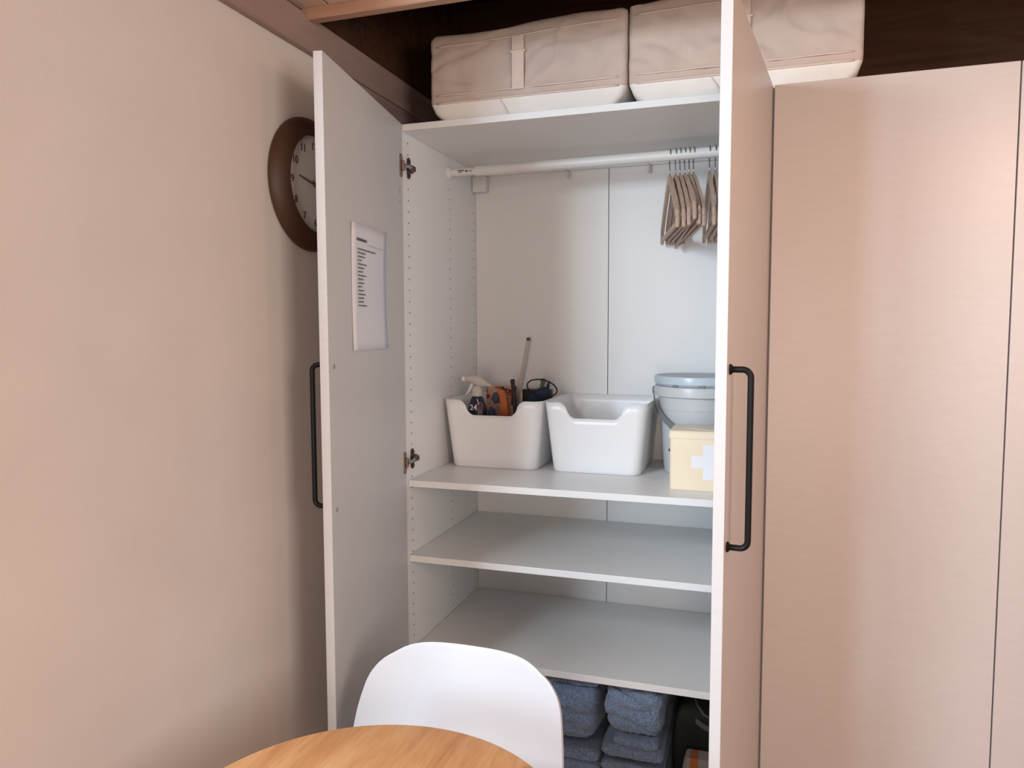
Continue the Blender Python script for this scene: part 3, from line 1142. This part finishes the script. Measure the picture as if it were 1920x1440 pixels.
# ------------------------------------------------------------------ bucket
bx, by = .811, .40
BK = thing('bucket', (bx, by, Z1 + .0005), 'pale grey lidded bucket with a grey swing handle, behind the cream first-aid box', 'bucket')
bm = lathe(B(), [(.096, 0), (.101, .003), (.104, .02), (.117, .195), (.1185, .196), (.1205, .233), (.135, .236), (.136, .260), (.1345, .264), (.128, .266)], (bx, by, Z1 + .0005), 72)
obj('pail', bm, M['bucket'], BK, smooth='auto', angle=0.5)
bm = lathe(B(), [(.128, .267), (.131, .271), (.1345, .273), (.1355, .291), (.134, .295), (.130, .296), (.127, .292), (.02, .292)], (bx, by, Z1 + .0005), 72)
obj('lid', bm, M['lid'], BK, smooth='auto', angle=0.5)
bm = lathe(B(), [(.1265, .2925), (.1265, .2935)], (bx, by, Z1 + .0005), 72)
obj('lid_disc', bm, M['lid_top'], BK)
for a in (-2.05, -1.45, -.9):
    bm = box(B(), -.008, .008, -.003, .004, -.007, .006, .001)
    bmesh.ops.transform(bm, matrix=Matrix.Translation((bx + 0.131 * math.cos(a), by + .131 * math.sin(a), Z1 + .268)) @ Matrix.Rotation(a + PI / 2, 4, 'Z'), verts=bm.verts)
    obj('lid_clip', bm, M['bail'], BK)
# swing handle from the left ear, hanging in front
bm = B()
rows = []
N = 28
for k in range(N + 1):
    f = k / N
    a = PI + PI * f
    p = Vector((bx + .1365 * math.copysign(abs(math.cos(a)) ** 1.5, math.cos(a)), by + .136 * math.sin(a), Z1 + .248 - .128 * math.sin(PI * f)))
    tl = .1 * math.sin(PI * f)
    outw = Vector((math.cos(a), math.sin(a), 0))
    upv = Vector((0, 0, 1)) * math.cos(tl) + outw * math.sin(tl)
    rows.append([p - upv * .011 - outw * .0015, p + upv * .011 - outw * .0015, p + upv * .011 + outw * .0015, p - upv * .011 + outw * .0015])
loft(bm, rows)
obj('bail_handle', bm, M['bail'], BK, smooth='auto')
for s in (-1, 1):
    bm = lathe(B(), [(.012, -.004), (.012, .006), (.006, .008)] if s > 0 else [(.006, -.008), (.012, -.006), (.012, .004)], (bx + s * .134, by, Z1 + .248), 18, 'x')
    obj('handle_ear', bm, M['bail'], BK, smooth='auto')
bm = lathe(B(), [(.001, -.006), (.005, -.005), (.005, .002)], (bx - .0765, by - .0765, Z1 + .075), 12, 'y')
obj('stopper', bm, M['black'], BK, smooth='auto')

# ------------------------------------------------------------------ first aid box
FX0, FX1, FY0, FY1 = .754, .968, .108, .245
FA = thing('first_aid_box', ((FX0 + FX1) / 2, (FY0 + FY1) / 2, Z1), 'cream metal first-aid box with a white cross, front right of the middle shelf', 'first-aid box')
zf = Z1 + .0005
bm = B()
loft(bm, [rrect(FX0 + .003, FX1 - .003, FY0 + .003, FY1 - .003, .010, zf), rrect(FX0 + .0015, FX1 - .0015, FY0 + .0015, FY1 - .0015, .012, zf + .003), rrect(FX0 + .0015, FX1 - .0015, FY0 + .0015, FY1 - .0015, .012, zf + .141)])
obj('body', bm, M['cream'], FA, smooth='auto')
bm = B()
loft(bm, [rrect(FX0 - .0015, FX1 + .0015, FY0 - .0015, FY1 + .0015, .013, zf + .1415), rrect(FX0 - .0015, FX1 + .0015, FY0 - .0015, FY1 + .0015, .013, zf + .158), rrect(FX0 + .001, FX1 - .001, FY0 + .001, FY1 - .001, .012, zf + .1615), rrect(FX0 + .006, FX1 - .006, FY0 + .006, FY1 - .006, .010, zf + .1625)])
obj('lid', bm, M['cream'], FA, smooth='auto')
cx, cz = .861, Z1 + .079


def cross_pts(c0, c1, s, w_):
    h_ = w_ / 2
    return [(c0 - s, c1 - h_), (c0 - h_, c1 - h_), (c0 - h_, c1 - s), (c0 + h_, c1 - s), (c0 + h_, c1 - h_), (c0 + s, c1 - h_), (c0 + s, c1 + h_), (c0 + h_, c1 + h_), (c0 + h_, c1 + s), (c0 - h_, c1 + s), (c0 - h_, c1 + h_), (c0 - s, c1 + h_)]


bm = B()
loft(bm, [[Vector((x, y, z)) for x, z in cross_pts(cx, cz, .047, .033)] for y in (FY0 + .0006, FY0 + .0016)])
obj('cross', bm, M['cross'], FA)
bm = B()
loft(bm, [[Vector((x, y, z)) for x, y in cross_pts(cx, (FY0 + FY1) / 2, .045, .032)] for z in (zf + .1625, zf + .1632)])
obj('lid_cross', bm, M['cream_light'], FA)

# ------------------------------------------------------------------ towels under the lowest shelf
def slab(bm, x0, x1, y0, y1, z0, z1, seed, amp=.006, skew=0.0):
    """soft pillow-like fold of terry cloth: superellipse section in y-z, soft ends in x"""
    NX, NA = 72, 110
    rings = []
    zc, yc = (z0 + z1) / 2, (y0 + y1) / 2
    H = (z1 - z0) / 2
    for i in range(NX + 1):
        f = i / NX * 2 - 1
        sx = (1 - abs(f) ** 5.5) ** (1 / 2.4) if abs(f) < 1 else 0.0
        sx = max(sx, .03)
        ins = H * (1 - sx)
        x = (x0 + x1) / 2 + f * (x1 - x0) / 2
        ring = []
        nd = min(H * 1.15, .060)
        h_ = H - ins * .85
        for k in range(NA):
            if k < 60:          # rounded nose facing the room
                a = -PI / 2 + PI * k / 59
                ca, sa = -math.cos(a), math.sin(a)
                y = y0 + ins * .8 + nd * (1 - math.cos(a) ** .8)
                z = math.copysign(abs(sa) ** .9, sa) * h_
            else:               # top, back and underside
                q = (k - 59) / (NA - 59)
                if q < .45:
                    y, z, ca, sa = y0 + ins * .8 + nd + (y1 - y0 - nd - ins * 2) * q / .45, h_, 0, 1
                elif q < .55:
                    y, z, ca, sa = y1 - ins, h_ * (1 - 2 * (q - .45) / .1), 1, 0
                else:
                    y, z, ca, sa = y1 - ins - (y1 - y0 - nd - ins * 2) * (q - .55) / .45, -h_, 0, -1
            z += zc + skew * f * H
            p = Vector((x, y, z))
            n1 = noise.noise(Vector((x * 10 + seed, y * 10, z * 16))) * amp
            n2 = noise.noise(Vector((x * 34 + seed, y * 34, z * 60))) * amp * .45
            n3 = noise.noise(Vector((x * 150, y * 150, z * 150 + seed))) * amp * .34
            # creases that sweep diagonally over the fold
            c1 = abs(noise.noise(Vector((x * 5 + seed, 1.7, (z + .25 * (x - x0) ** 1.0) * 22 + seed))))
            c1 = -amp * 1.3 * max(0, .16 - c1) / .16
            if H < .03:
                c1 *= .3
            nrm = Vector((f ** 5 * .6, ca, sa)).normalized()
            ring.append(p + nrm * (n1 + n2 + n3 + c1))
        rings.append(ring)
    loft(bm, rings)


def towel(label, x0, x1, y0, layers, seed):
    bm = B()
    for k, (za, zb_, dy, dx, sk) in enumerate(layers):
        slab(bm, x0 + dx, x1 - dx * .4, y0 + dy, .50, za, zb_, seed + k * 3.7, amp=.0105 if zb_ - za > .08 else .0045, skew=sk)
    o = obj('folded_towel', bm, M['towel'], smooth=True)
    tag(o, label, 'towel', 'folded blue towels on the wardrobe floor')
    return o


towel('slate-blue towel, top of the left pile under the lowest shelf', .415, .573, .056, [(.430, .459, .002, .0, .0), (.268, .434, -.004, .004, .0)], 2.0)
towel('slate-blue towel, second in the left pile, partly behind the white chair', .415, .576, .046, [(.216, .254, .0, .0, .0), (.178, .219, .006, .0, .0)], 9.0)
towel('slate-blue towel, bottom of the left pile behind the white chair', .412, .577, .044, [(.130, .164, .004, .0, 0), (.088, .132, .0, .0, 0)], 12.0)
towel('thick slate-blue towel, top of the right pile beside the dark bag', .586, .752, .050, [(.304, .456, .000, .000, .0), (.276, .306, .003, .030, -.1), (.246, .284, -.006, -.004, 0)], 5.0)
towel('slate-blue towel, second in the right pile beside the dark bag', .582, .757, .042, [(.205, .236, .0, .0, 0), (.170, .207, .008, .010, 0)], 15.0)
towel('slate-blue towel, bottom of the right pile beside the dark bag', .584, .756, .042, [(.130, .162, .0, .0, 0), (.088, .132, .002, .0, 0)], 19.0)

# dark bag
BG = thing('dark_bag', (.872, .33, .0805), 'dark soft bag with grey piping in the bottom right of the wardrobe', 'bag')
bm = B()
rings = []
for k in range(13):
    f = k / 12
    z = .0812 + f * .355
    ins = .012 * (1 - math.sin(PI * min(1, f * 1.2 + .1))) + (.05 * (f - .75) / .25 if f > .75 else 0)
    rg = rrect(.765 + ins, .972 - ins * .6, .135 + ins, .56 - ins, .03, z, 7)
    for p in rg:
        p.x += noise.noise(Vector((p.x * 9, p.y * 9, p.z * 9))) * .008 if p.x < .9 else 0
        p.y += noise.noise(Vector((p.x * 11, 3, p.z * 11))) * .010 if p.y < .4 else 0
    rings.append(rg)
loft(bm, rings)
obj('body', bm, M['bag'], BG, smooth='auto', angle=1.0)
bm = B()
tube(bm, [(.828, .148, .415), (.838, .128, .395), (.856, .122, .372), (.878, .122, .364), (.905, .122, .372), (.925, .128, .395), (.935, .148, .415)], .0035, 8)
obj('piping', bm, M['piping'], BG, smooth=True)
bm = B()
rows = []
for k in range(9):
    f = k / 8
    x = .835 + .11 * f
    z = .352 - .022 * math.sin(PI * f)
    rows.append([Vector((x, .120, z - .008)), Vector((x, .120, z + .008)), Vector((x, .124, z + .008)), Vector((x, .124, z - .008))])
loft(bm, rows)
obj('strap', bm, M['piping'], BG, smooth='auto')

# striped cloth
bm = B()
rings = []
for k in range(9):
    f = k / 8
    ins = .010 * abs(f * 2 - 1) ** 4
    rings.append(rrect(.803 + ins, .965 - ins, .050 + ins, .116 - ins, .012, .0812 + f * (.196), 5))
loft(bm, rings)
tag(obj('striped_cloth', bm, M['stripe'], smooth='auto', angle=1.0), 'folded grey cloth with orange stripes in front of the dark bag', 'cloth')

# ------------------------------------------------------------------ chair
CX = .408
CH = thing('shell_chair', (CX, -.70, 0), 'white plastic shell chair between the round table and the open wardrobe', 'chair')
prof = [(-.225, .425), (-.215, .442), (-.17, .455), (-.08, .452), (.00, .448), (.06, .452), (.10, .468), (.125, .50), (.142, .55), (.157, .60), (.172, .65), (.187, .70), (.199, .74), (.207, .765)]
# resample profile
P = [Vector((0, y, z)) for y, z in prof]
cum = [0]
for a, b_ in zip(P[:-1], P[1:]):
    cum.append(cum[-1] + (b_ - a).length)
LT = cum[-1]


def at(s):
    s = min(max(s, 0), LT)
    for i in range(len(P) - 1):
        if s <= cum[i + 1]:
            f = (s - cum[i]) / (cum[i + 1] - cum[i])
            p0, p1 = P[max(i - 1, 0)], P[min(i + 2, len(P) - 1)]
            a, b_ = P[i], P[i + 1]
            h = lambda q: None
            # catmull-rom
            return 0.5 * ((2 * a) + (b_ - p0) * f + (2 * p0 - 5 * a + 4 * b_ - p1) * f * f + (3 * a - p0 - 3 * b_ + p1) * f ** 3)
    return P[-1]


def halfw(s):
    t = s / LT
    pts = [(0, .195), (.12, .212), (.35, .226), (.5, .230), (.66, .231), (.78, .226), (.88, .214), (1.0, .188)]
    for i in range(len(pts) - 1):
        (a, wa), (b_, wb_) = pts[i], pts[i + 1]
        if t <= b_:
            f = (t - a) / (b_ - a)
            ma = 0 if i == 0 else (pts[i + 1][1] - pts[i - 1][1]) / (pts[i + 1][0] - pts[i - 1][0])
            mb = (wb_ - wa) / (b_ - a) if i + 2 >= len(pts) else (pts[i + 2][1] - wa) / (pts[i + 2][0] - a)
            h = b_ - a
            return wa * (1 + 2 * f) * (1 - f) ** 2 + ma * h * f * (1 - f) ** 2 + wb_ * f * f * (3 - 2 * f) + mb * h * f * f * (f - 1)
    return pts[-1][1]


bm = B()
NU, NV = 40, 64
rows = []
for j in range(NV + 1):
    v = j / NV
    row = []
    for i in range(NU + 1):
        u = -1 + 2 * i / NU
        uu = math.sin(u * PI / 2 * .98) / math.sin(PI / 2 * .98)
        au = abs(uu)
        end = LT - .085 * (1 - (1 - au ** 3.2) ** (1 / 2.2)) * (1 if au < 1 else 1)
        start = .07 * (1 - (1 - au ** 3.4) ** (1 / 2.4))
        s = start + (end - start) * v
        p = at(s)
        hw_ = halfw(s)
        t = s / LT
        back = max(0, min(1, (t - .42) / .2))
        # concave shell: sides of the back come forward, sides of the seat rise
        y = p.y - .045 * au ** 2.2 * back * (1 - .5 * max(0, (t - .8) / .2))
        z = p.z + .030 * au ** 3 * (1 - back) + (.0)
        row.append(Vector((CX + uu * hw_, -.70 + y, z)))
    rows.append(row)
loft(bm, rows, closed=False)
o = obj('seat_shell', bm, M['chair'], CH, smooth=True)
md = o.modifiers.new('thick', 'SOLIDIFY')
md.thickness = .007
md.offset = 0
md = o.modifiers.new('round', 'BEVEL')
md.width = .0025
md.segments = 2
for sx_, sy_ in ((-1, -1), (1, -1), (-1, 1), (1, 1)):
    bm = tube(B(), [(CX + sx_ * .10, -.70 + sy_ * .10, .440), (CX + sx_ * .19, -.70 + sy_ * .19, 0.0)], [.016, .010], 14)
    obj('leg', bm, M['chair_leg'], CH, smooth='auto')
bm = box(B(), CX - .13, CX + .13, -.715, -.685, .415, .438, .004, 2)
box(bm, CX - .015, CX + .015, -.83, -.57, .415, .438, .004, 2)
obj('under_frame', bm, M['black'], CH)

# ------------------------------------------------------------------ round table
TX, TY, TR = .468, -1.075, .302
TB = thing('round_table', (TX, TY, 0), 'small round oak table in the foreground in front of the white chair', 'table')
bm = lathe(B(), [(TR - .012, .716), (TR - .004, .719), (TR, .726), (TR, .735), (TR - .0015, .7385), (TR - .005, .740)], (TX, TY, 0), 128)
obj('table_top', bm, M['table'], TB, smooth='auto', angle=0.5)
bm = lathe(B(), [(.036, .030), (.034, .10), (.032, .66), (.034, .7155)], (TX, TY, 0), 32)
obj('pedestal', bm, M['table'], TB, smooth='auto')
bm = lathe(B(), [(.19, 0), (.19, .012), (.17, .022), (.05, .034), (.03, .036)], (TX, TY, 0), 64)
obj('base', bm, M['black'], TB, smooth='auto')
